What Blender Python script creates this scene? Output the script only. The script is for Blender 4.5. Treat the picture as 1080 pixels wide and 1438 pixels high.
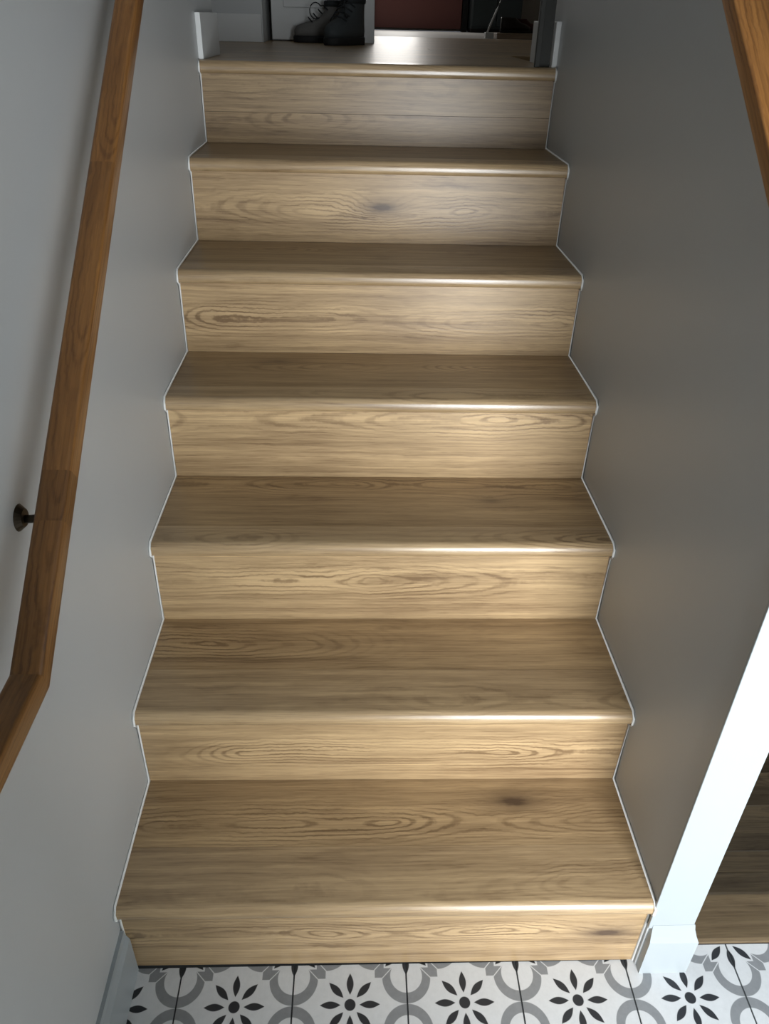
import bpy, bmesh, math, random
from mathutils import Matrix, Vector

scene = bpy.context.scene
for o in list(bpy.data.objects):
    bpy.data.objects.remove(o, do_unlink=True)
C = scene.collection
random.seed(7)

# ------------------------------------------------------------------ camera
F_PX = 1082.2
cam_d = bpy.data.cameras.new('camera')
cam_d.sensor_fit = 'VERTICAL'
cam_d.sensor_height = 36.0
cam_d.lens = F_PX / 1438.0 * 36.0
cam_d.clip_start = 0.02
cam = bpy.data.objects.new('camera', cam_d)
C.objects.link(cam)
pitch, yaw, roll = math.radians(57.32), math.radians(-2.50), math.radians(1.51)
cam.matrix_world = (Matrix.Translation((-0.0555, -0.7425, 1.4613)) @ Matrix.Rotation(yaw, 4, 'Z')
                    @ Matrix.Rotation(pitch, 4, 'X') @ Matrix.Rotation(roll, 4, 'Z'))
scene.camera = cam

# ------------------------------------------------------------------ world, lights, exposure
world = bpy.data.worlds.new('world')
scene.world = world
world.use_nodes = True
world.node_tree.nodes['Background'].inputs[0].default_value = (0.75, 0.85, 1.0, 1)
world.node_tree.nodes['Background'].inputs[1].default_value = 0.9

def area_light(name, loc, aim, sx, sy, power, col):
    d = bpy.data.lights.new(name, 'AREA')
    d.shape = 'RECTANGLE'; d.size = sx; d.size_y = sy; d.energy = power; d.color = col
    o = bpy.data.objects.new(name, d); C.objects.link(o)
    o.location = loc
    o.rotation_euler = (Vector(aim) - Vector(loc)).to_track_quat('-Z', 'Y').to_euler()
    return o
# daylight at the open entry doorway behind the camera
area_light('entry_daylight', (0.64, -1.87, 0.95), (0.64, 0.0, 0.95), 0.70, 1.64, 84, (0.93, 0.97, 1.0))
# daylight at the window of the room at the top of the stairs
area_light('upper_window_daylight', (0.30, 7.80, 2.35), (0.30, 0.0, 2.35), 0.42, 1.5, 10, (1.0, 0.97, 0.92))

vs = scene.view_settings
vs.view_transform = 'Standard'
vs.look = 'None'
vs.gamma = 1.0
vs.use_curve_mapping = False
vs.exposure = 0.27

# ------------------------------------------------------------------ node helper
class G:
    def __init__(self, name):
        self.m = bpy.data.materials.new(name); self.m.use_nodes = True
        self.t = self.m.node_tree; self.n = self.t.nodes
        self.bsdf = self.n['Principled BSDF']
    def node(self, kind, **kw):
        nd = self.n.new(kind)
        for k, v in kw.items(): setattr(nd, k, v)
        return nd
    def link(self, a, b): self.t.links.new(a, b)
    def put(self, v, sock):
        if isinstance(v, S): self.link(v.s, sock)
        else: sock.default_value = v
    def math(self, op, a, b=None, c=None, clamp=False):
        nd = self.node('ShaderNodeMath', operation=op); nd.use_clamp = clamp
        self.put(a, nd.inputs[0])
        if b is not None: self.put(b, nd.inputs[1])
        if c is not None: self.put(c, nd.inputs[2])
        return S(self, nd.outputs[0])
    def attr(self, name):
        nd = self.node('ShaderNodeAttribute', attribute_type='OBJECT', attribute_name=name)
        return S(self, nd.outputs['Fac'])
    def xyz(self):
        tc = self.node('ShaderNodeTexCoord'); sp = self.node('ShaderNodeSeparateXYZ')
        self.link(tc.outputs['Object'], sp.inputs[0])
        return [S(self, sp.outputs[i]) for i in range(3)]
    def vec(self, x, y, z):
        nd = self.node('ShaderNodeCombineXYZ')
        for i, q in enumerate((x, y, z)): self.put(q, nd.inputs[i])
        return S(self, nd.outputs[0])
    def noise(self, vec, scale=1.0, detail=2.0, rough=0.5):
        nd = self.node('ShaderNodeTexNoise')
        self.link(vec.s, nd.inputs['Vector'])
        nd.inputs['Scale'].default_value = scale; nd.inputs['Detail'].default_value = detail
        nd.inputs['Roughness'].default_value = rough
        return S(self, nd.outputs[0])
    def smooth(self, v, a, b):
        nd = self.node('ShaderNodeMapRange', interpolation_type='SMOOTHSTEP')
        self.put(v, nd.inputs[0]); nd.inputs[1].default_value = a; nd.inputs[2].default_value = b
        return S(self, nd.outputs[0])
    def mix(self, f, a, b):
        nd = self.node('ShaderNodeMix', data_type='RGBA')
        self.put(f, nd.inputs[0])
        for v, i in ((a, 6), (b, 7)):
            if isinstance(v, S): self.link(v.s, nd.inputs[i])
            else: nd.inputs[i].default_value = (*v, 1)
        return S(self, nd.outputs[2])
    def bump(self, h, strength, dist=0.002):
        nd = self.node('ShaderNodeBump'); nd.inputs['Strength'].default_value = strength
        nd.inputs['Distance'].default_value = dist
        self.link(h.s, nd.inputs['Height']); self.link(nd.outputs[0], self.bsdf.inputs['Normal'])
    def set(self, **kw):
        for k, v in kw.items():
            k = k.replace('_', ' ')
            sock = self.bsdf.inputs[k]
            if isinstance(v, S): self.link(v.s, sock)
            elif isinstance(v, tuple) and len(v) == 3: sock.default_value = (*v, 1)
            else: sock.default_value = v
        return self.m
class S:
    def __init__(self, g, s): self.g, self.s = g, s
    def __add__(self, o): return self.g.math('ADD', self, o)
    __radd__ = __add__
    def __sub__(self, o): return self.g.math('SUBTRACT', self, o)
    def __rsub__(self, o): return self.g.math('SUBTRACT', o, self)
    def __mul__(self, o): return self.g.math('MULTIPLY', self, o)
    __rmul__ = __mul__
    def __truediv__(self, o): return self.g.math('DIVIDE', self, o)
    def abs(self): return self.g.math('ABSOLUTE', self)
    def sqrt(self): return self.g.math('SQRT', self)
    def lt(self, o): return self.g.math('LESS_THAN', self, o)
    def gt(self, o): return self.g.math('GREATER_THAN', self, o)
    def max(self, o): return self.g.math('MAXIMUM', self, o)
    def min(self, o): return self.g.math('MINIMUM', self, o)

# ------------------------------------------------------------------ materials
def wood_mat(name, light, dark, knot, ring_freq=125.0, ring_amt=0.60, rough=0.36, gain=1.0, spec=0.45):
    g = G(name)
    x, y, z = g.xyz()
    seed = g.attr('seed'); cu = g.attr('grain_u'); cv = g.attr('grain_v')
    ku = g.attr('knot_u'); kv = g.attr('knot_v'); ks = g.attr('knot_s'); tone = g.attr('tone')
    u = x; v = y + z
    sx = seed * 7.31
    warp = g.noise(g.vec(u * 3.2 + sx, v * 9.0, seed), 1.0, 2.0, 0.5) - 0.5
    warp2 = g.noise(g.vec(u * 18.0 + sx, v * 34.0, seed + 3.0), 1.0, 3.0, 0.6) - 0.5
    jag = g.noise(g.vec(u * 75.0 + sx, v * 55.0, seed + 6.0), 1.0, 2.0, 0.6) - 0.5
    # the knot pushes the growth rings apart
    kdu = u - ku + warp2 * 0.03; kdv = v - kv + warp2 * 0.016
    kr2 = (kdu * kdu) / (0.060 * 0.060) + (kdv * kdv) / (0.024 * 0.024)
    kf = g.math('POWER', 2.718, kr2 * -0.55) * ks
    wander = g.noise(g.vec(u * 2.6 + sx, v * 2.5, seed + 12.0), 1.0, 1.0, 0.5) - 0.5
    du = (u - cu) * 0.050 + wander * 0.13
    dv = v - cv + warp * 0.030 + warp2 * 0.010 + kf * 0.020
    d = (du * du + dv * dv + 0.00001).sqrt() + jag * 0.0035
    ph = g.math('FRACT', d * ring_freq + warp2 * 0.5)
    tri = 1.0 - (ph * 2.0 - 1.0).abs()
    ring = g.smooth(tri, 0.05, 0.60)
    near = 1.0 - g.smooth(d, 0.015, 0.065)
    patch = g.smooth(g.noise(g.vec(u * 4.5 + sx, v * 14.0, seed + 21.0), 1.0, 2.0, 0.5), 0.36, 0.60)
    # long streaks and pores
    st1 = g.noise(g.vec(u * 1.4 + sx, v * 60.0 + warp * 1.2 + warp2 * 0.5, seed), 1.0, 3.0, 0.65)
    st2 = g.noise(g.vec(u * 8.0 + sx, v * 300.0 + warp * 4.0, seed + 9.0), 1.0, 3.0, 0.65)
    cloud = g.noise(g.vec(u * 2.6 + sx, v * 7.0, seed + 5.0), 1.0, 3.0, 0.55)
    smear = g.smooth(g.noise(g.vec(u * 4.0 + sx, v * 26.0 + warp2 * 0.8, seed + 17.0), 1.0, 3.0, 0.6), 0.58, 0.80)
    pores = g.smooth(g.noise(g.vec(u * 26.0 + sx, v * 450.0, seed + 1.0), 1.0, 1.0, 0.5), 0.58, 0.72)
    t = 0.52 + (st1 - 0.5) * 1.30 + (st2 - 0.5) * 1.05 + (cloud - 0.5) * 0.85 - smear * 0.38
    t = t + (ring - 0.62) * ring_amt * (0.10 + near * 0.90) * (0.30 + patch * 0.70) - pores * 0.16
    t = g.math('ADD', t, 0.0, clamp=True)
    col = g.mix(t, dark, light)
    kd = g.math('POWER', 2.718, kr2 * -1.1) * ks
    kcore = g.math('POWER', 2.718, ((kdu * kdu) / (0.022 * 0.022) + (kdv * kdv) / (0.008 * 0.008)) * -1.2) * ks
    kd = g.math('ADD', kd * (0.38 + (st2 - 0.4) * 0.9), kcore * 0.42, clamp=True)
    col = g.mix(kd, col, knot)
    sc = g.node('ShaderNodeVectorMath', operation='SCALE')
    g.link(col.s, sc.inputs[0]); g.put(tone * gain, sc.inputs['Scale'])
    g.link(sc.outputs[0], g.bsdf.inputs['Base Color'])
    g.set(Roughness=rough, Specular_IOR_Level=spec)
    g.bump(t, 0.10, 0.0015)
    return g.m

M = {}
M['oak'] = wood_mat('oak_plank', (0.550, 0.388, 0.210), (0.185, 0.115, 0.057), (0.085, 0.052, 0.030))
M['nosing'] = wood_mat('oak_nosing', (0.560, 0.400, 0.222), (0.215, 0.138, 0.070), (0.085, 0.052, 0.030), rough=0.29, spec=0.85)
M['rail_oak'] = wood_mat('stained_oak_rail', (0.330, 0.150, 0.042), (0.110, 0.042, 0.011), (0.10, 0.04, 0.012),
                         ring_freq=150.0, ring_amt=0.35, rough=0.32)

def paint(name, col, rough, bump=0.04, scale=180.0, spec=0.4):
    g = G(name)
    x, y, z = g.xyz()
    v = g.vec(x, y, z)
    n = g.noise(v, scale, 3.0, 0.6); b = g.noise(v, 2.2, 2.0, 0.5)
    c = g.mix(b, tuple(q * 0.95 for q in col), tuple(min(1, q * 1.05) for q in col))
    g.link(c.s, g.bsdf.inputs['Base Color'])
    g.set(Roughness=rough, Specular_IOR_Level=spec)
    if bump: g.bump(n, bump, 0.0015)
    return g.m
M['wall'] = paint('grey_wall_paint', (0.490, 0.502, 0.500), 0.42)
M['trim'] = paint('white_trim_dimmed', (0.340, 0.372, 0.385), 0.35, 0.01)  # white paint darkened in its colour to offset strong light at the entry
M['upper_trim'] = paint('white_trim_undimmed', (0.66, 0.67, 0.66), 0.4, 0.01)  # same white trim paint, kept lighter in colour where less light falls
M['ceiling'] = paint('ceiling_paint', (0.70, 0.70, 0.69), 0.8)
M['caulk'] = paint('white_caulk', (0.88, 0.88, 0.85), 0.5, 0.02)
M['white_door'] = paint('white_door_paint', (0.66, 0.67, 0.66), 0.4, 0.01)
M['red_door'] = paint('dark_red_door_paint', (0.20, 0.075, 0.065), 0.5, 0.02)
M['navy'] = paint('dark_slate_paint', (0.028, 0.038, 0.040), 0.5, 0.02)
M['black'] = paint('black_paint', (0.010, 0.010, 0.010), 0.5, 0.0)
M['beige'] = paint('beige_wall_paint', (0.30, 0.27, 0.23), 0.6, 0.02)
M['brown'] = paint('dark_brown_wood', (0.085, 0.045, 0.030), 0.5, 0.02)
M['tray'] = paint('tan_tray_wood', (0.30, 0.22, 0.15), 0.5, 0.02)
M['grout'] = paint('dark_grout', (0.050, 0.055, 0.060), 0.9, 0.1)
M['pale_floor'] = paint('pale_floor_tile', (0.60, 0.58, 0.56), 0.5, 0.01)
M['post'] = paint('grey_board_paint', (0.030, 0.030, 0.026), 0.6, 0.02)
M['boot_dark'] = paint('dark_boot_leather', (0.055, 0.064, 0.068), 0.7, 0.3, 240)
M['boot_grey'] = paint('grey_suede', (0.17, 0.165, 0.155), 0.8, 0.3, 300)
M['sole'] = paint('black_rubber', (0.016, 0.016, 0.017), 0.7, 0.1)
M['lace'] = paint('dark_lace', (0.020, 0.024, 0.026), 0.8, 0.1)
M['shoe'] = paint('black_brown_leather', (0.022, 0.018, 0.014), 0.4, 0.1)
M['maroon'] = paint('maroon_leather', (0.050, 0.010, 0.008), 0.5, 0.1)
g = G('antique_bronze'); M['bronze'] = g.set(Base_Color=(0.045, 0.034, 0.022), Metallic=0.85, Roughness=0.42)
g = G('brushed_metal'); M['metal'] = g.set(Base_Color=(0.55, 0.56, 0.56), Metallic=1.0, Roughness=0.3)

def tile_mat():
    g = G('patterned_cement_tile')
    x, y, z = g.xyz()
    H = 0.10125
    soft = 0.0007
    def inside(d):                       # d < 0 inside
        return 1.0 - g.smooth(d, -soft, soft)
    def flower(px, py):
        r = (px * px + py * py).sqrt()
        a = g.math('ARCTAN2', py, px)
        a = g.math('PINGPONG', a + 8 * math.pi, math.pi / 8)
        fx = r * g.math('COSINE', a); fy = r * g.math('SINE', a)
        s = g.math('SINE', g.math('MULTIPLY', (fx - 0.0165) / 0.0365, math.pi))
        inr = fx.gt(0.0165) * fx.lt(0.053)
        return inside(fy - s.max(0.0) * 0.0062) * inr, r
    ax, ay = x.abs(), y.abs()
    f1, r1 = flower(x, y)
    dot = inside(r1 - 0.0098)
    cx, cy = H - ax, H - ay
    f2, r2 = flower(cx, cy)
    mn, mx = cx.min(cy), cx.max(cy)
    dm = mx - mn
    qo = mx - 0.0577; qi = mx - 0.0542
    outer = inside((mn * mn + qo * qo).sqrt() - 0.0433)
    inner = 1.0 - inside((mn * mn + qi * qi).sqrt() - 0.0288)
    lobe = outer * inner * inside(0.0400 - mx) * inside(0.0153 - dm)
    ell = inside((mx - 0.0485).abs() - 0.0083) * inside(dm - 0.0131)
    grey = lobe.max(ell)
    dark = (f1.max(dot)).max(f2)
    n = g.noise(g.vec(x, y, seedv(g)), 90.0, 4.0, 0.7)
    c = g.mix(n, (0.53, 0.545, 0.555), (0.65, 0.665, 0.675))
    gc = g.mix(n, (0.185, 0.194, 0.203), (0.250, 0.262, 0.274))
    c = g.mix(grey, c, gc)
    c = g.mix(dark, c, (0.022, 0.025, 0.030))
    g.link(c.s, g.bsdf.inputs['Base Color'])
    g.set(Roughness=0.45, Specular_IOR_Level=0.4)
    return g.m
def seedv(g): return g.attr('seed')
M['tile'] = tile_mat()

# ------------------------------------------------------------------ object helpers
def link(name, me, mat, parent=None, loc=(0, 0, 0)):
    o = bpy.data.objects.new(name, me); C.objects.link(o)
    if mat is not None and not me.materials: me.materials.append(M[mat] if isinstance(mat, str) else mat)
    o.location = loc
    if parent is not None: o.parent = parent
    return o
def bm_mesh(bm, name, smooth=False):
    bmesh.ops.recalc_face_normals(bm, faces=bm.faces)
    me = bpy.data.meshes.new(name); bm.to_mesh(me); bm.free()
    if smooth:
        for p in me.polygons: p.use_smooth = True
    return me
def empty(name, loc=(0, 0, 0)):
    o = bpy.data.objects.new(name, None); C.objects.link(o); o.location = loc; o.empty_display_size = 0.1
    return o
def tag(o, label=None, cat=None, group=None, kind=None):
    if label: o['label'] = label
    if cat: o['category'] = cat
    if group: o['group'] = group
    if kind: o['kind'] = kind
    return o
def add_box(bm, x0, x1, y0, y1, z0, z1, bev=0.0):
    r = bmesh.ops.create_cube(bm, size=1.0)
    for v in r['verts']:
        v.co = Vector(((x0 + x1) / 2 + v.co.x * (x1 - x0), (y0 + y1) / 2 + v.co.y * (y1 - y0), (z0 + z1) / 2 + v.co.z * (z1 - z0)))
    if bev:
        es = list({e for v in r['verts'] for e in v.link_edges})
        bmesh.ops.bevel(bm, geom=es, offset=bev, segments=2, profile=0.5, affect='EDGES')
def box(name, x0, x1, y0, y1, z0, z1, mat, parent=None, bev=0.0, origin=None):
    """box given in parent space; its own origin at its centre"""
    c = origin or ((x0 + x1) / 2, (y0 + y1) / 2, (z0 + z1) / 2)
    bm = bmesh.new()
    add_box(bm, x0 - c[0], x1 - c[0], y0 - c[1], y1 - c[1], z0 - c[2], z1 - c[2], bev)
    return link(name, bm_mesh(bm, name), mat, parent, c)
def prism_x(name, prof, xl, xr, dyl, dyr, mat, parent, smooth=False, c=None):
    """closed (y, z) profile swept from xl to xr; dyl / dyr shift it in y at either end"""
    if c is None:
        c = ((xl + xr) / 2, sum(p[0] for p in prof) / len(prof), sum(p[1] for p in prof) / len(prof))
    bm = bmesh.new()
    A = [bm.verts.new((xl - c[0], p[0] + dyl - c[1], p[1] - c[2])) for p in prof]
    B = [bm.verts.new((xr - c[0], p[0] + dyr - c[1], p[1] - c[2])) for p in prof]
    n = len(prof)
    for i in range(n):
        f = bm.faces.new((A[i], A[(i + 1) % n], B[(i + 1) % n], B[i])); f.smooth = smooth
    bm.faces.new(A); bm.faces.new(list(reversed(B)))
    return link(name, bm_mesh(bm, name), mat, parent, c)
def tube_into(bm, pts, rad, seg=8):
    rings = []
    for i, p in enumerate(pts):
        p = Vector(p)
        a = Vector(pts[max(i - 1, 0)]); b = Vector(pts[min(i + 1, len(pts) - 1)])
        d = (b - a).normalized()
        up = Vector((0, 0, 1)) if abs(d.z) < 0.9 else Vector((1, 0, 0))
        s = d.cross(up).normalized(); t = s.cross(d)
        r = rad[i] if isinstance(rad, (list, tuple)) else rad
        rings.append([bm.verts.new(p + (s * math.cos(2 * math.pi * k / seg) + t * math.sin(2 * math.pi * k / seg)) * r) for k in range(seg)])
    for a, b in zip(rings, rings[1:]):
        for k in range(seg):
            bm.faces.new((a[k], a[(k + 1) % seg], b[(k + 1) % seg], b[k])).smooth = True
    bm.faces.new(rings[0]); bm.faces.new(list(reversed(rings[-1])))
def wood_props(o, seed, gu=0.0, gv=0.0, ku=9.0, kv=9.0, ks=0.0, tone=1.0):
    o['seed'] = float(seed); o['grain_u'] = float(gu); o['grain_v'] = float(gv)
    o['knot_u'] = float(ku); o['knot_v'] = float(kv); o['knot_s'] = float(ks); o['tone'] = float(tone)

# ------------------------------------------------------------------ measured layout
HW = 0.46                                   # half width of the stair
Y = [0.0, 0.2501, 0.5060, 0.7616, 1.0164, 1.2801, 1.5392]      # riser faces
Z = [0.1978, 0.3915, 0.5890, 0.7827, 0.9767, 1.1698, 1.3613]   # tread tops, the last one is the landing
K = [-0.0027, -0.0030, -0.0012, -0.0014, -0.0027, -0.0022, 0.0011]
OV, NT = 0.013, 0.030                       # nosing overhang and thickness
ZL = Z[6]
CEIL = ZL + 2.42

# ------------------------------------------------------------------ setting: shell
def wall(name, x0, x1, y0, y1, z0, z1, mat='wall'):
    return tag(box(name, x0, x1, y0, y1, z0, z1, mat), kind='structure')
wall('wall_left', -0.58, -HW, -1.75, 1.83, 0.0, CEIL)
wall('wall_right', HW, 0.537, -0.010, 1.85, -1.75, CEIL)
wall('wall_downstairs', 1.48, 1.60, -1.75, 2.10, -1.75, CEIL)
wall('wall_downstairs_end', 0.537, 1.48, 1.85, 1.97, -1.75, CEIL)
# front wall with the open doorway
wall('wall_front', -0.58, 0.26, -1.87, -1.75, 0.0, CEIL)
wall('wall_front_side', 1.02, 1.60, -1.87, -1.75, 0.0, CEIL)
wall('wall_front_head', 0.26, 1.02, -1.87, -1.75, 2.06, CEIL)
for i, (a, b, z0, z1) in enumerate(((0.26, 0.28, 0, 2.06), (1.00, 1.02, 0, 2.06), (0.28, 1.00, 2.04, 2.06))):
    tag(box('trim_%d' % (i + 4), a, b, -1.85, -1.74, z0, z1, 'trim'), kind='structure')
tag(box('ceiling', -2.6, 2.6, -1.87, 8.12, CEIL, CEIL + 0.1, 'ceiling'), kind='structure')
# upper rooms
wall('wall_upper_return', -2.40, -0.58, 1.71, 1.83, ZL, CEIL)
wall('wall_upper_left', -2.52, -2.40, 1.71, 3.24, ZL, CEIL)
wall('wall_upper_cross', -2.40, -0.455, 3.12, 3.24, ZL, CEIL)
wall('wall_upper_closet', -0.455, 0.02, 3.50, 3.60, ZL, CEIL)
wall('wall_upper_partition', -0.58, -0.46, 3.24, 8.0, ZL, CEIL)
wall('wall_upper_right', 2.40, 2.52, 1.85, 8.0, ZL, CEIL, 'beige')
wall('wall_upper_right_return', 0.537, 2.52, 1.97, 2.09, ZL, CEIL)
wall('wall_upper_back', -0.58, 2.52, 8.0, 8.12, ZL, CEIL, 'beige')

# unseen door leaf, added to keep doorway light off the lower left steps
leaf = tag(box('shade_door_leaf', 0.240, 0.280, -1.745, -1.00, 0.012, 2.03, 'trim', None, 0.002), kind='structure')
for q in ((-0.88, -0.05), (0.08, 0.90)):
    for sx_ in (-1, 1):
        box('panel', sx_ * 0.0195 - 0.004, sx_ * 0.0195 + 0.004, -0.26, 0.26, q[0], q[1], 'trim', leaf, 0.003)
bm_ = bmesh.new(); bmesh.ops.create_uvsphere(bm_, u_segments=16, v_segments=10, radius=0.027)
hk = link('door_handle', bm_mesh(bm_, 'door_handle', True), 'bronze', leaf, (0.055, 0.30, -0.02))

# ------------------------------------------------------------------ entry floor: every tile a piece of its own
floor = tag(box('floor', -0.58, 1.48, -1.87, 0.024, -0.20, -0.0022, 'grout'), kind='structure')
P, GAP = 0.2025, 0.0030
def tile(cx, cy, x0, x1, y0, y1):
    bm = bmesh.new()
    add_box(bm, x0 - cx, x1 - cx, y0 - cy, y1 - cy, -0.0021, 0.0)
    o = link('tile', bm_mesh(bm, 'tile'), 'tile', floor, (cx - floor.location.x, cy - floor.location.y, -floor.location.z))
    o['seed'] = random.uniform(0, 50)
for j in range(10):
    cy = -0.070 - j * P
    for i in range(-1, 9):
        cx = -0.2665 + i * P
        x0, x1 = max(cx - P / 2 + GAP / 2, -HW), min(cx + P / 2 - GAP / 2, 1.48)
        y0, y1 = max(cy - P / 2 + GAP / 2, -1.87), cy + P / 2 - GAP / 2
        if j == 0:
            y1 = -0.0018 if cx < 0.45 else 0.0225
        if x1 - x0 < 0.01 or y1 - y0 < 0.01: continue
        tile(cx, cy, x0, x1, y0, y1)

# ------------------------------------------------------------------ staircase going up
stair = tag(empty('staircase', (0, 0, 0)), 'light oak plank staircase climbing between two grey walls', 'staircase')
E_ = 0.0006
def nosing_profile(yf, zt, yb):
    """bullnose strip: from its back edge yb over the top to the rounded front and back underneath"""
    p = [(yb, zt - 0.012), (yb, zt)]
    y_front = yf - OV
    r1, r2 = 0.015, 0.010
    for k in range(7):
        a = math.pi / 2 + k / 6 * math.pi / 2
        p.append((y_front + r1 + r1 * math.cos(a), zt - r1 + r1 * math.sin(a)))
    for k in range(5):
        a = math.pi + k / 4 * math.pi / 2
        p.append((y_front + r2 + r2 * math.cos(a), zt - NT + r2 + r2 * math.sin(a)))
    p += [(yf - 0.001, zt - NT), (yf - 0.001, zt - 0.012)]
    return p
#           seed  gu     gv     ku     kv     ks  tone
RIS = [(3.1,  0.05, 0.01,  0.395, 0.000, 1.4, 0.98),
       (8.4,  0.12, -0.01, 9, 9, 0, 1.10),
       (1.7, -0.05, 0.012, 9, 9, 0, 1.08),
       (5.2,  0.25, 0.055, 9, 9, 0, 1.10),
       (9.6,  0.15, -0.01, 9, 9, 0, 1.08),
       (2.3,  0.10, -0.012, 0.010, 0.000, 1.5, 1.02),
       (6.6, -0.9, 0.02, 9, 9, 0, 0.78)]  # top riser's low tone puts the dimmer light there into its colour
TRD = [(4.2, -0.02, -0.025, 0.250, 0.020, 1.6, 0.98),  # tones drop toward the top, painting weaker light into the upper treads
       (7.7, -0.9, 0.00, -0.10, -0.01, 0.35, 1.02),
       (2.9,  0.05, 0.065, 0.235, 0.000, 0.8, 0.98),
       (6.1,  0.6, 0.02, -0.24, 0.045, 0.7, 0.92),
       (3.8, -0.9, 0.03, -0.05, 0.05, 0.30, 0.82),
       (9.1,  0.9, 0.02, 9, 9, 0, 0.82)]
SPLIT = [0.105, 0.105, 0.055, 0.055, 0.055, 0.055, 0.062]
XL, XR = -HW + E_, HW - E_
for k in range(7):
    zb = 0.0 if k == 0 else Z[k - 1]
    zt = Z[k] - NT
    rt = Y[k] + 0.012
    if k == 6:                               # top riser is two strips of plank
        mid = zb + (zt - zb) * 0.46
        spans = ((zb + 0.0002, mid - 0.0004, 0), (mid + 0.0004, zt, 1))
    else:
        spans = ((zb + (0.0022 if k == 0 else 0.0002), zt, 0),)
    for z0, z1, q in spans:
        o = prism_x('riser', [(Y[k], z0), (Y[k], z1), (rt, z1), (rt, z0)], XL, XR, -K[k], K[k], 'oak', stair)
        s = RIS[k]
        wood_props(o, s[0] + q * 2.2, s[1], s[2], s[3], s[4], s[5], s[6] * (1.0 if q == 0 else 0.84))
    # nosing strip
    yb = Y[k] + SPLIT[k]
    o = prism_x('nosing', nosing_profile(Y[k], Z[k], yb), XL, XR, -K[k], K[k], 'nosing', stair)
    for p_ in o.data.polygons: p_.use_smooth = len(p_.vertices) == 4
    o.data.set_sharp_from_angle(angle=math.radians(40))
    wood_props(o, 11.3 + k * 1.9, 0.9, 0.03, -0.18 if k == 0 else 9, -0.03, 0.5 if k == 0 else 0, 0.80 if k == 6 else 1.0)  # lower tone on the top nosing paints in the dimmer light
    if k < 6:
        y0, y1 = yb + 0.0006, Y[k + 1] + 0.011
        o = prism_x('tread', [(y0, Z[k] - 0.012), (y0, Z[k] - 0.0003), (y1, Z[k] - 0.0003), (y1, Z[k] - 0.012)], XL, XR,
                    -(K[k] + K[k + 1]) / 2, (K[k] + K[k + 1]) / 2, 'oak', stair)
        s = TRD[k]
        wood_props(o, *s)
# white caulk bead along both walls
def caulk(side):
    bm = bmesh.new()
    x = side * (HW - 0.0026)
    def sk(i): return Y[i] + K[i] * side
    path = [(sk(0) - 0.001, 0.003)]
    for k in range(7):
        path += [(sk(k) - 0.001, Z[k] - NT - 0.002), (sk(k) - OV + 0.003, Z[k] - NT - 0.0015), (sk(k) - OV - 0.0012, Z[k] - NT + 0.006),
                 (sk(k) - OV - 0.0012, Z[k] - 0.009), (sk(k) - OV + 0.008, Z[k] + 0.001)]
        if k < 6: path.append((sk(k + 1) - 0.001, Z[k] + 0.001))
    tube_into(bm, [(x, p[0], p[1]) for p in path], 0.0024, 6)
    o = link('caulk_line', bm_mesh(bm, 'caulk_line'), 'caulk', stair)
    o['label'] = 'thin white caulk bead along the wall'
caulk(-1); caulk(1)

# ------------------------------------------------------------------ landing floor at the top, laid plank by plank
landing = tag(box('floor_landing', -2.4, 2.4, 2.09, 8.0, ZL - 0.16, ZL - 0.012, 'brown'), kind='structure')
sub = tag(box('floor_landing_edge', -2.4, 0.537, 1.60, 2.09, ZL - 0.16, ZL - 0.012, 'brown'), kind='structure')
PW = 0.181
row = 0
y0 = Y[6] + SPLIT[6] + 0.0006
pm = {}
def plank(x0, x1, y0, y1, tone):
    key = (round(x1 - x0, 3), round(y1 - y0, 3))
    w, d = x1 - x0, y1 - y0
    if key not in pm:
        bm = bmesh.new(); add_box(bm, -w / 2, w / 2, -d / 2, d / 2, -0.0118, -0.0003); pm[key] = bm_mesh(bm, 'plank')
    o = link('plank', pm[key], 'oak', landing, ((x0 + x1) / 2 - landing.location.x, (y0 + y1) / 2 - landing.location.y, ZL - landing.location.z))
    wood_props(o, random.uniform(0, 60), random.uniform(-0.6, 0.6), random.uniform(-0.08, 0.08), 9, 9, 0, tone)
while y0 < 4.95:
    d = 0.118 if row == 0 else PW
    xa, xb = (-HW, HW) if y0 + d < 1.84 else (-2.38, 2.38)
    if xa > -1:
        plank(xa + 0.001, xb - 0.001, y0, y0 + d - 0.0012, 1.05)
    else:
        x = xa - random.uniform(0.1, 1.1)
        while x < xb:
            a, b = max(x, xa), min(x + 1.219, xb)
            if b - a > 0.05 and not (y0 < 2.09 and b > HW + 0.08 and a > HW - 0.05):
                if y0 < 2.09: b = min(b, HW)
                plank(a, b - 0.0012, y0, y0 + d - 0.0012, random.uniform(1.0, 1.15))
            x += 1.219
    y0 += d; row += 1
tag(box('floor_pale_room', -0.46, 2.38, y0, 7.995, ZL - 0.0115, ZL - 0.0005, 'pale_floor'), kind='structure')

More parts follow.
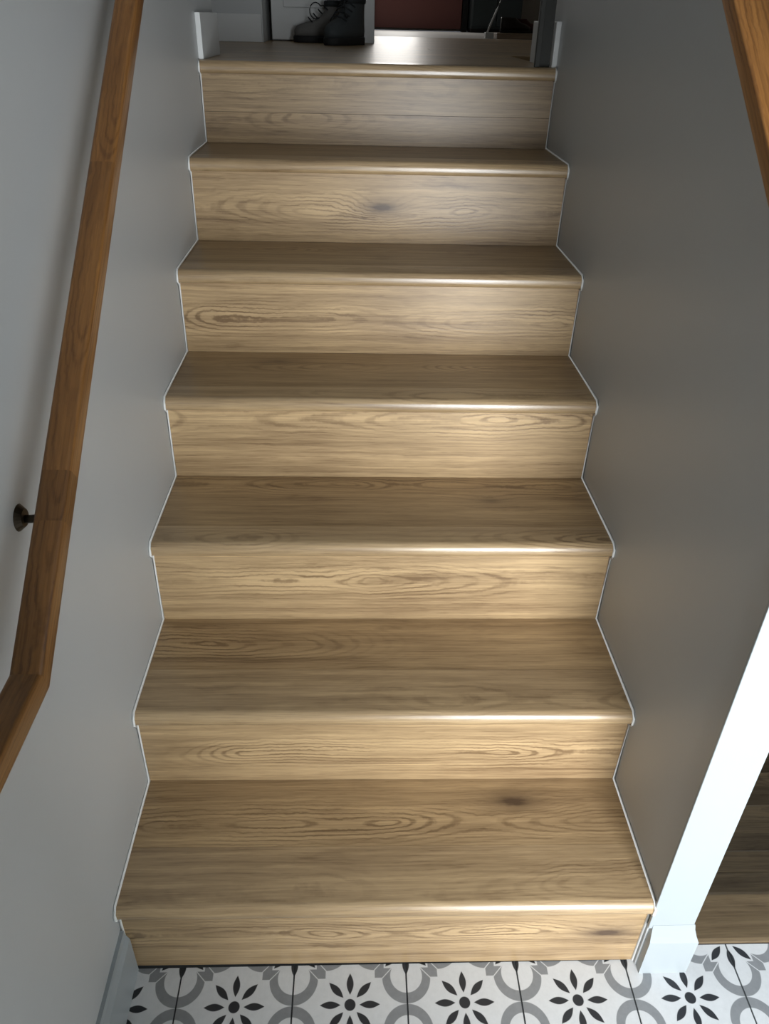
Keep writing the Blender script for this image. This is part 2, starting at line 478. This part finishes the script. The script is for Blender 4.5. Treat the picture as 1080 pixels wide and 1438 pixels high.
# ------------------------------------------------------------------ baseboards and trim
def board_profile(x_in, thick, h):
    """outline in (distance from wall, z) with a stepped, sloped top"""
    return [(0, 0), (thick, 0), (thick, h * 0.80), (thick * 0.55, h * 0.90), (thick * 0.50, h), (0, h)]
def baseboard_y(name, xw, side, y0, y1, z, h, thick, mat='trim', parent=None):
    prof = board_profile(0, thick, h)
    bm = bmesh.new()
    A = [bm.verts.new((xw + side * p[0], y0, z + p[1])) for p in prof]
    B = [bm.verts.new((xw + side * p[0], y1, z + p[1])) for p in prof]
    n = len(prof)
    for i in range(n): bm.faces.new((A[i], A[(i + 1) % n], B[(i + 1) % n], B[i]))
    bm.faces.new(A); bm.faces.new(list(reversed(B)))
    return tag(link(name, bm_mesh(bm, name), mat, parent), kind='structure')
baseboard_y('baseboard_left', -HW, 1, -1.75, -0.003, 0.0, 0.128, 0.013)
tag(box('baseboard_upper_left', -HW, -HW + 0.013, 1.545, 1.83, ZL, ZL + 0.101, 'upper_trim', None, 0.0015), kind='structure')
tag(box('baseboard_upper_right', HW - 0.013, HW, 1.545, 1.85, ZL, ZL + 0.101, 'upper_trim', None, 0.0015), kind='structure')
tag(box('baseboard_upper_cross', -2.40, -0.46, 3.108, 3.12, ZL, ZL + 0.101, 'upper_trim', None, 0.0015), kind='structure')
# white end casing of the dividing wall
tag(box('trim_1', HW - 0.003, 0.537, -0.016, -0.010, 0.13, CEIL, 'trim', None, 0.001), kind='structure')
# plinth block wrapped around the foot of the casing
def plinth():
    bm = bmesh.new()
    x0, x1, y0, y1 = HW + 0.003, 0.5505, -0.0265, -0.0105
    lv = [(x0, x1, y0, 0.0), (x0, x1, y0, 0.100), (x0 + 0.0005, x1 - 0.005, y0 + 0.004, 0.112), (x0 + 0.001, x1 - 0.010, y0 + 0.008, 0.128), (x0 + 0.001, x1 - 0.012, y0 + 0.010, 0.140)]
    rings = [[bm.verts.new(q) for q in ((a, c, z), (b, c, z), (b, y1 + (0.03 if b > .538 else 0), z), (a, y1, z))] for a, b, c, z in lv]
    for a, b in zip(rings, rings[1:]):
        for i in range(4): bm.faces.new((a[i], a[(i + 1) % 4], b[(i + 1) % 4], b[i]))
    bm.faces.new(rings[-1]); bm.faces.new(list(reversed(rings[0])))
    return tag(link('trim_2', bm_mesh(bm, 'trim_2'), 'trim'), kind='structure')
plinth()

# ------------------------------------------------------------------ staircase going down
down = tag(empty('staircase', (0, 0, 0)), 'dark oak staircase going down behind the white wall end', 'staircase')
DX0, DX1 = 0.5385, 1.4785
ye = [0.125, 0.348, 0.613, 0.877, 1.132, 1.387]
o = prism_x('nosing', [(0.0245, 0.0), (0.0245, 0.0065), (0.030, 0.0085), (0.115, 0.0085), (0.122, 0.006), (0.125, -0.001), (0.125, -0.018), (0.117, -0.024), (0.108, -0.024), (0.108, 0.0)],
            DX0 + 0.0, DX1, 0, 0, 'oak', down)
wood_props(o, 21.4, 0.9, 0.02, 9, 9, 0, 0.30)
for k in range(6):
    zt = -0.193 * k - (0.001 if k == 0 else 0)
    yr = ye[k] - 0.016
    o = prism_x('riser', [(yr, zt - 0.193), (yr, zt - 0.024), (yr - 0.01, zt - 0.024), (yr - 0.01, zt - 0.193)], DX0, DX1, 0, 0, 'oak', down)
    wood_props(o, 30 + k * 1.7, 0.9, 0, 9, 9, 0, 0.55)
    if k < 5:
        z = zt - 0.193
        yb = ye[k + 1]
        o = prism_x('tread', [(yr, z - 0.02), (yr, z), (yb - 0.06, z), (yb - 0.06, z - 0.02)], DX0, DX1, 0, 0, 'oak', down)
        wood_props(o, 40 + k * 2.3, 0.9, 0.01, 9, 9, 0, 0.50)
        o = prism_x('nosing', [(yb - 0.0595, z - 0.012), (yb - 0.0595, z + 0.0004), (yb - 0.008, z + 0.0004), (yb - 0.002, z - 0.004), (yb, z - 0.012), (yb - 0.004, z - 0.024), (yb - 0.016, z - 0.024), (yb - 0.016, z - 0.012)],
                    DX0, DX1, 0, 0, 'oak', down)
        wood_props(o, 50 + k * 2.1, 0.9, 0.01, 9, 9, 0, 0.55)
tag(box('floor_lower', 0.537, 1.48, 1.37, 1.85, -1.75, -1.159, 'brown'), kind='structure')

# ------------------------------------------------------------------ handrails
def rail_segment(parent, x0, x1, b0, t0, b1, t1, props, bev=0.005):
    """wooden bar between two cuts in the (y, z) plane: b = lower, t = upper corner of each cut; long axis is local x"""
    b0, t0, b1, t1 = (Vector(q) for q in (b0, t0, b1, t1))
    d = (b1 - b0).normalized()
    e = Vector((-d.y, d.x))
    def loc(q, x): r = q - b0; return (r.dot(d), -(x - (x0 + x1) / 2), r.dot(e))
    bm = bmesh.new()
    V = [bm.verts.new(loc(q, x)) for x in (x0, x1) for q in (b0, b1, t1, t0)]
    for f in ((0, 1, 2, 3), (7, 6, 5, 4), (0, 4, 5, 1), (1, 5, 6, 2), (2, 6, 7, 3), (3, 7, 4, 0)): bm.faces.new([V[i] for i in f])
    long_e = [ed for ed in bm.edges if abs((ed.verts[0].co - ed.verts[1].co).normalized().x) > 0.95]
    bmesh.ops.bevel(bm, geom=long_e, offset=bev, segments=3, profile=0.5, affect='EDGES')
    o = link('rail_segment', bm_mesh(bm, 'rail_segment'), 'rail_oak', parent)
    m = Matrix(((0, -1, 0, (x0 + x1) / 2), (d.x, 0, -d.y, b0.x), (d.y, 0, d.x, b0.y), (0, 0, 0, 1)))
    o.matrix_basis = m
    for p_ in o.data.polygons: p_.use_smooth = True
    o.data.set_sharp_from_angle(angle=math.radians(35))
    wood_props(o, *props)
    return o
SL = 0.757
def bracket(parent, xw, side, xr, y, z_low):
    """rosette on the wall, curved arm and saddle plate under the rail"""
    bm = bmesh.new()
    r = bmesh.ops.create_cone(bm, cap_ends=True, segments=20, radius1=0.017, radius2=0.011, depth=0.007,
                              matrix=Matrix.Translation((xw + side * 0.0036, y, z_low - 0.016)) @ Matrix.Rotation(math.pi / 2 * side, 4, 'Y'))
    ro = link('bracket', bm_mesh(bm, 'bracket'), 'bronze', parent)
    bm = bmesh.new()
    pts = []
    for k in range(9):
        a = k / 8 * math.pi / 2
        pts.append((xw + side * (0.004 + (abs(xr - xw) - 0.004) * math.sin(a)), y, z_low - 0.018 + 0.016 * (1 - math.cos(a))))
    tube_into(bm, pts, 0.0052, 10)
    link('arm', bm_mesh(bm, 'arm'), 'bronze', ro)
    bm = bmesh.new()
    add_box(bm, -0.028, 0.028, -0.008, 0.008, -0.0015, 0.0015, 0.0008)
    sd = link('saddle', bm_mesh(bm, 'saddle'), 'bronze', ro)
    a = math.atan(SL)
    sd.matrix_basis = Matrix.Translation((xr, y, z_low - 0.0016)) @ Matrix(((0, -1, 0, 0), (math.cos(a), 0, -math.sin(a), 0), (math.sin(a), 0, math.cos(a), 0), (0, 0, 0, 1)))
    return ro
# left rail: level foot, then up parallel to the stair
lr = tag(empty('handrail', (-HW, 0.04, 0.93)), 'brown oak handrail with a level lower end on the left wall', 'handrail')
lr_off = Vector((-HW, 0.04, 0.93))
rx0, rx1 = -0.425, -0.390
def slope_pt(y, top): return (y, 0.928 + (0.039 if top else 0.0) + SL * y)
def lseg(*a, **k):
    o = rail_segment(lr, *a, **k)
    o.matrix_basis = Matrix.Translation(-lr_off) @ o.matrix_basis
lseg(rx0, rx1, (-0.62, 0.8338), (-0.62, 0.8648), (-0.1245, 0.8338), (-0.1351, 0.8648), (2.2, 0.3, 0.03, 9, 9, 0, 0.80))
cuts = [None, 0.022, 0.072, 0.44, 0.78, 1.18, 1.70]
tones = [0.78, 0.66, 0.90, 0.98, 0.92, 0.9]
for i in range(6):
    if i == 0: b0, t0 = (-0.1245, 0.8338), (-0.1351, 0.8648)
    else: b0, t0 = slope_pt(cuts[i], 0), (cuts[i] - 0.0185, 0.928 + 0.039 + SL * (cuts[i] - 0.0185))
    yb = cuts[i + 1]
    b1, t1 = slope_pt(yb, 0), (yb - 0.0185, 0.928 + 0.039 + SL * (yb - 0.0185))
    lseg(rx0, rx1, b0, t0, b1, t1, (5.0 + i * 3.3, 0.12 + 0.1 * i, 0.022, 9, 9, 0, tones[i]))
def at_parent(o, off):
    o.location = o.location - off
for yb in (0.045, 1.15):
    at_parent(bracket(lr, -HW, 1, (rx0 + rx1) / 2, yb, 0.928 + SL * yb), lr_off)
# right rail; its raised tone puts the light on it into the colour
rr = tag(empty('handrail', (HW, 0.5, 1.5)), 'orange oak handrail sloping up the right wall', 'handrail')
rr_off = Vector((HW, 0.5, 1.5))
qx0, qx1 = 0.397, 0.448
def rpt(y, top): return (y, 1.187 + (0.032 if top else 0.0) + SL * y)
rc = [0.02, 0.62, 1.12, 1.48]
for i in range(3):
    o = rail_segment(rr, qx0, qx1, rpt(rc[i], 0), (rc[i] - 0.015, 1.219 + SL * (rc[i] - 0.015)), rpt(rc[i + 1], 0), (rc[i + 1] - 0.015, 1.219 + SL * (rc[i + 1] - 0.015)),
                     (14.0 + i * 2.9, 0.2, 0.02, 9, 9, 0, 1.45), bev=0.003)
    o.matrix_basis = Matrix.Translation(-rr_off) @ o.matrix_basis
for yb in (0.10, 1.2):
    at_parent(bracket(rr, HW, -1, 0.425, yb, 1.187 + SL * yb), rr_off)

# ------------------------------------------------------------------ upper hall: doors, cabinet, board
def panel_door(name, x0, x1, y, z0, z1, mat, thick=0.035):
    d = tag(box(name, x0, x1, y, y + thick, z0, z1, mat, None, 0.002), kind='structure')
    return d
d1 = panel_door('door_1', -0.440, -0.030, 3.36, ZL + 0.006, ZL + 2.03, 'white_door')
for q in ((0.12, 0.92), (1.02, 1.92)):
    box('panel', -0.15, 0.15, -0.0245, -0.0180, q[0] - 1.01, q[1] - 1.01, 'white_door', d1, 0.004)
tag(box('trim_3', -0.026, 0.020, 3.33, 3.50, ZL, ZL + 2.05, 'upper_trim', None, 0.002), kind='structure')
d2 = panel_door('door_2', 0.105, 0.93, 7.93, ZL + 0.02, ZL + 2.03, 'red_door')
for q in ((-0.72, -0.12), (0.05, 0.90)):
    for s in (-1, 1):
        box('panel', s * 0.2 - 0.14, s * 0.2 + 0.14, -0.0245, -0.018, q[0], q[1], 'red_door', d2, 0.003)
tag(box('trim_7', 0.06, 0.100, 7.90, 8.0, ZL, ZL + 2.08, 'black'), kind='structure')
tag(box('trim_8', 0.936, 0.985, 7.90, 8.0, ZL, ZL + 2.08, 'black'), kind='structure')
cab = tag(empty('wardrobe', (1.20, 7.75, ZL)), 'tall dark slate wardrobe beside the red door', 'wardrobe')
box('body', -0.205, 0.255, -0.08, 0.24, 0.03, 1.9, 'navy', cab, 0.003)
box('door', -0.200, 0.020, -0.100, -0.081, 0.05, 1.88, 'navy', cab, 0.003)
box('door', 0.026, 0.250, -0.100, -0.081, 0.05, 1.88, 'navy', cab, 0.003)
box('plinth', -0.200, 0.250, -0.06, 0.22, 0.0, 0.03, 'black', cab)
tag(box('trim_9', 1.70, 1.84, 7.96, 8.0, ZL, ZL + 2.1, 'brown'), kind='structure')
# narrow grey board standing by the right wall at the stair head
pb = tag(empty('upright_board', (0.425, 1.56, ZL)), 'narrow grey upright board beside the right wall at the stair head', 'board')
box('board', -0.021, -0.009, -0.012, 0.006, 0.0, 1.0, 'post', pb, 0.001)
box('back_board', -0.0085, 0.0195, 0.003, 0.012, 0.0, 1.0, 'post', pb, 0.001)

# ------------------------------------------------------------------ boots and shoes
def loft(bm, rings, close=True):
    R = [[bm.verts.new(p) for p in r] for r in rings]
    n = len(R[0])
    for a, b in zip(R, R[1:]):
        for k in range(n): bm.faces.new((a[k], a[(k + 1) % n], b[(k + 1) % n], b[k])).smooth = True
    if close:
        bm.faces.new(list(reversed(R[0]))); bm.faces.new(R[-1])
def foot_ring(z, heel, toe, w, n=20, ex=2.4):
    """foot outline at height z: heel at x = heel, toe at x = toe (toe in -x)"""
    c, a = (heel + toe) / 2, (heel - toe) / 2
    out = []
    for k in range(n):
        t = 2 * math.pi * k / n
        cx, sy = math.cos(t), math.sin(t)
        x = c + a * math.copysign(abs(cx) ** (2 / ex), cx)
        wf = w * (1.0 - 0.22 * (0.5 + 0.5 * math.copysign(abs(cx) ** 1.2, cx)))
        out.append((x, wf * math.copysign(abs(sy) ** (2 / ex), sy), z))
    return out
def boot(name, loc, rz, upper, label, scale=1.0):
    b = tag(empty(name, loc), label, 'boot', 'pair of hiking boots by the closet door')
    b.rotation_euler = (0, 0, rz); b.scale = (scale,) * 3
    bm = bmesh.new()
    loft(bm, [foot_ring(0.0, 0.098, -0.168, 0.046), foot_ring(0.004, 0.100, -0.170, 0.049), foot_ring(0.020, 0.100, -0.172, 0.050), foot_ring(0.026, 0.098, -0.168, 0.048)])
    link('sole', bm_mesh(bm, 'sole'), 'sole', b)
    bm = bmesh.new()
    loft(bm, [foot_ring(0.0262, 0.095, -0.166, 0.046), foot_ring(0.045, 0.098, -0.166, 0.047), foot_ring(0.062, 0.097, -0.155, 0.045), foot_ring(0.075, 0.094, -0.118, 0.042),
              foot_ring(0.086, 0.091, -0.075, 0.040), foot_ring(0.100, 0.088, -0.048, 0.039), foot_ring(0.120, 0.087, -0.032, 0.040), foot_ring(0.142, 0.090, -0.030, 0.042),
              foot_ring(0.150, 0.090, -0.030, 0.042), foot_ring(0.150, 0.080, -0.020, 0.034), foot_ring(0.110, 0.076, -0.016, 0.030)])
    link('upper', bm_mesh(bm, 'upper'), upper, b)
    bm = bmesh.new()
    loft(bm, [foot_ring(0.134, 0.093, -0.033, 0.0445), foot_ring(0.142, 0.095, -0.036, 0.0465), foot_ring(0.153, 0.094, -0.035, 0.046), foot_ring(0.157, 0.088, -0.029, 0.041), foot_ring(0.150, 0.080, -0.022, 0.034)])
    link('collar', bm_mesh(bm, 'collar'), 'lace', b)
    for i in range(4):
        f = i / 3
        x, z = -0.100 + 0.066 * f, 0.087 + 0.045 * f
        bm = bmesh.new()
        tube_into(bm, [(x + 0.012, -0.036, z - 0.010), (x, -0.02, z + 0.002), (x - 0.004, 0, z + 0.006), (x, 0.02, z + 0.002), (x + 0.012, 0.036, z - 0.010)], 0.0028, 6)
        link('lace', bm_mesh(bm, 'lace'), 'lace', b)
    bm = bmesh.new()
    pts = [(-0.042, -0.004, 0.138)]
    for k in range(11):
        a = k / 10 * math.pi * 1.5 + 0.6
        pts.append((-0.072 - 0.026 * math.cos(a) * -1, -0.012 - 0.02 * math.sin(a * .5), 0.118 + 0.030 * math.sin(a)))
    tube_into(bm, pts, 0.0024, 6)
    link('lace_loop', bm_mesh(bm, 'lace_loop'), 'lace', b)
    bm = bmesh.new()
    tube_into(bm, [(0.094, 0, 0.13), (0.106, 0, 0.145), (0.104, 0, 0.165), (0.092, 0, 0.160)], 0.004, 6)
    link('pull_loop', bm_mesh(bm, 'pull_loop'), 'lace', b)
    return b
boot('hiking_boot', (-0.165, 3.235, ZL), math.radians(4), 'boot_grey', 'grey hiking boot with dark laces in front of the white closet door')
boot('hiking_boot', (-0.088, 3.04, ZL), math.radians(62), 'boot_dark', 'darker hiking boot overlapping the grey boot by the white closet door', 1.08)

# low tray of shoes further back
tr = tag(empty('shoe_tray', (0.99, 5.22, ZL)), 'low tan wooden shoe tray with an end post', 'tray')
box('base', -0.150, 0.160, -0.16, 0.16, 0.0, 0.032, 'tray', tr, 0.003)
box('rim', -0.150, 0.160, -0.172, -0.1605, 0.0, 0.022, 'tray', tr, 0.002)
box('end_post', 0.146, 0.166, -0.155, -0.135, 0.0325, 0.135, 'tray', tr, 0.002)
def low_shoe(name, loc, rz, mat, label, sc):
    s = tag(empty(name, loc), label, 'shoe', 'shoes on the low tray')
    s.rotation_euler = (0, 0, rz); s.scale = (sc,) * 3
    bm = bmesh.new()
    loft(bm, [foot_ring(0.0, 0.098, -0.165, 0.042), foot_ring(0.018, 0.099, -0.168, 0.044)])
    link('sole', bm_mesh(bm, 'sole'), 'sole', s)
    bm = bmesh.new()
    loft(bm, [foot_ring(0.0182, 0.095, -0.162, 0.041), foot_ring(0.040, 0.097, -0.158, 0.041), foot_ring(0.056, 0.096, -0.125, 0.038), foot_ring(0.070, 0.094, -0.070, 0.035),
              foot_ring(0.092, 0.094, -0.035, 0.033), foot_ring(0.100, 0.094, -0.028, 0.033), foot_ring(0.098, 0.088, -0.020, 0.027), foot_ring(0.060, 0.082, -0.02, 0.024)])
    link('upper', bm_mesh(bm, 'upper'), mat, s)
    return s
low_shoe('low_shoe', (0.955, 5.20, ZL + 0.0325), math.radians(-160), 'shoe', 'black leather low shoe on the tan shoe tray', 0.86)
low_shoe('low_shoe', (1.045, 5.30, ZL + 0.0325), math.radians(-172), 'maroon', 'dark maroon low shoe on the tan shoe tray', 0.80)
bm = bmesh.new(); add_box(bm, -0.027, 0.027, -0.03, 0.03, 0, 0.034, 0.003)
tag(link('small_box', bm_mesh(bm, 'small_box'), 'white_door', None, (0.795, 5.10, ZL)), 'small white box on the floor beside the shoe tray', 'box')
bm = bmesh.new(); tube_into(bm, [(0.818, 5.41, ZL + 0.006), (0.838, 5.41, ZL + 0.06), (0.878, 5.41, ZL + 0.155), (0.905, 5.41, ZL + 0.225), (0.925, 5.41, ZL + 0.235)], 0.006, 8)
tag(link('metal_rod', bm_mesh(bm, 'metal_rod'), 'metal'), 'thin metal rod with a bent end leaning by the shoe tray', 'rod')
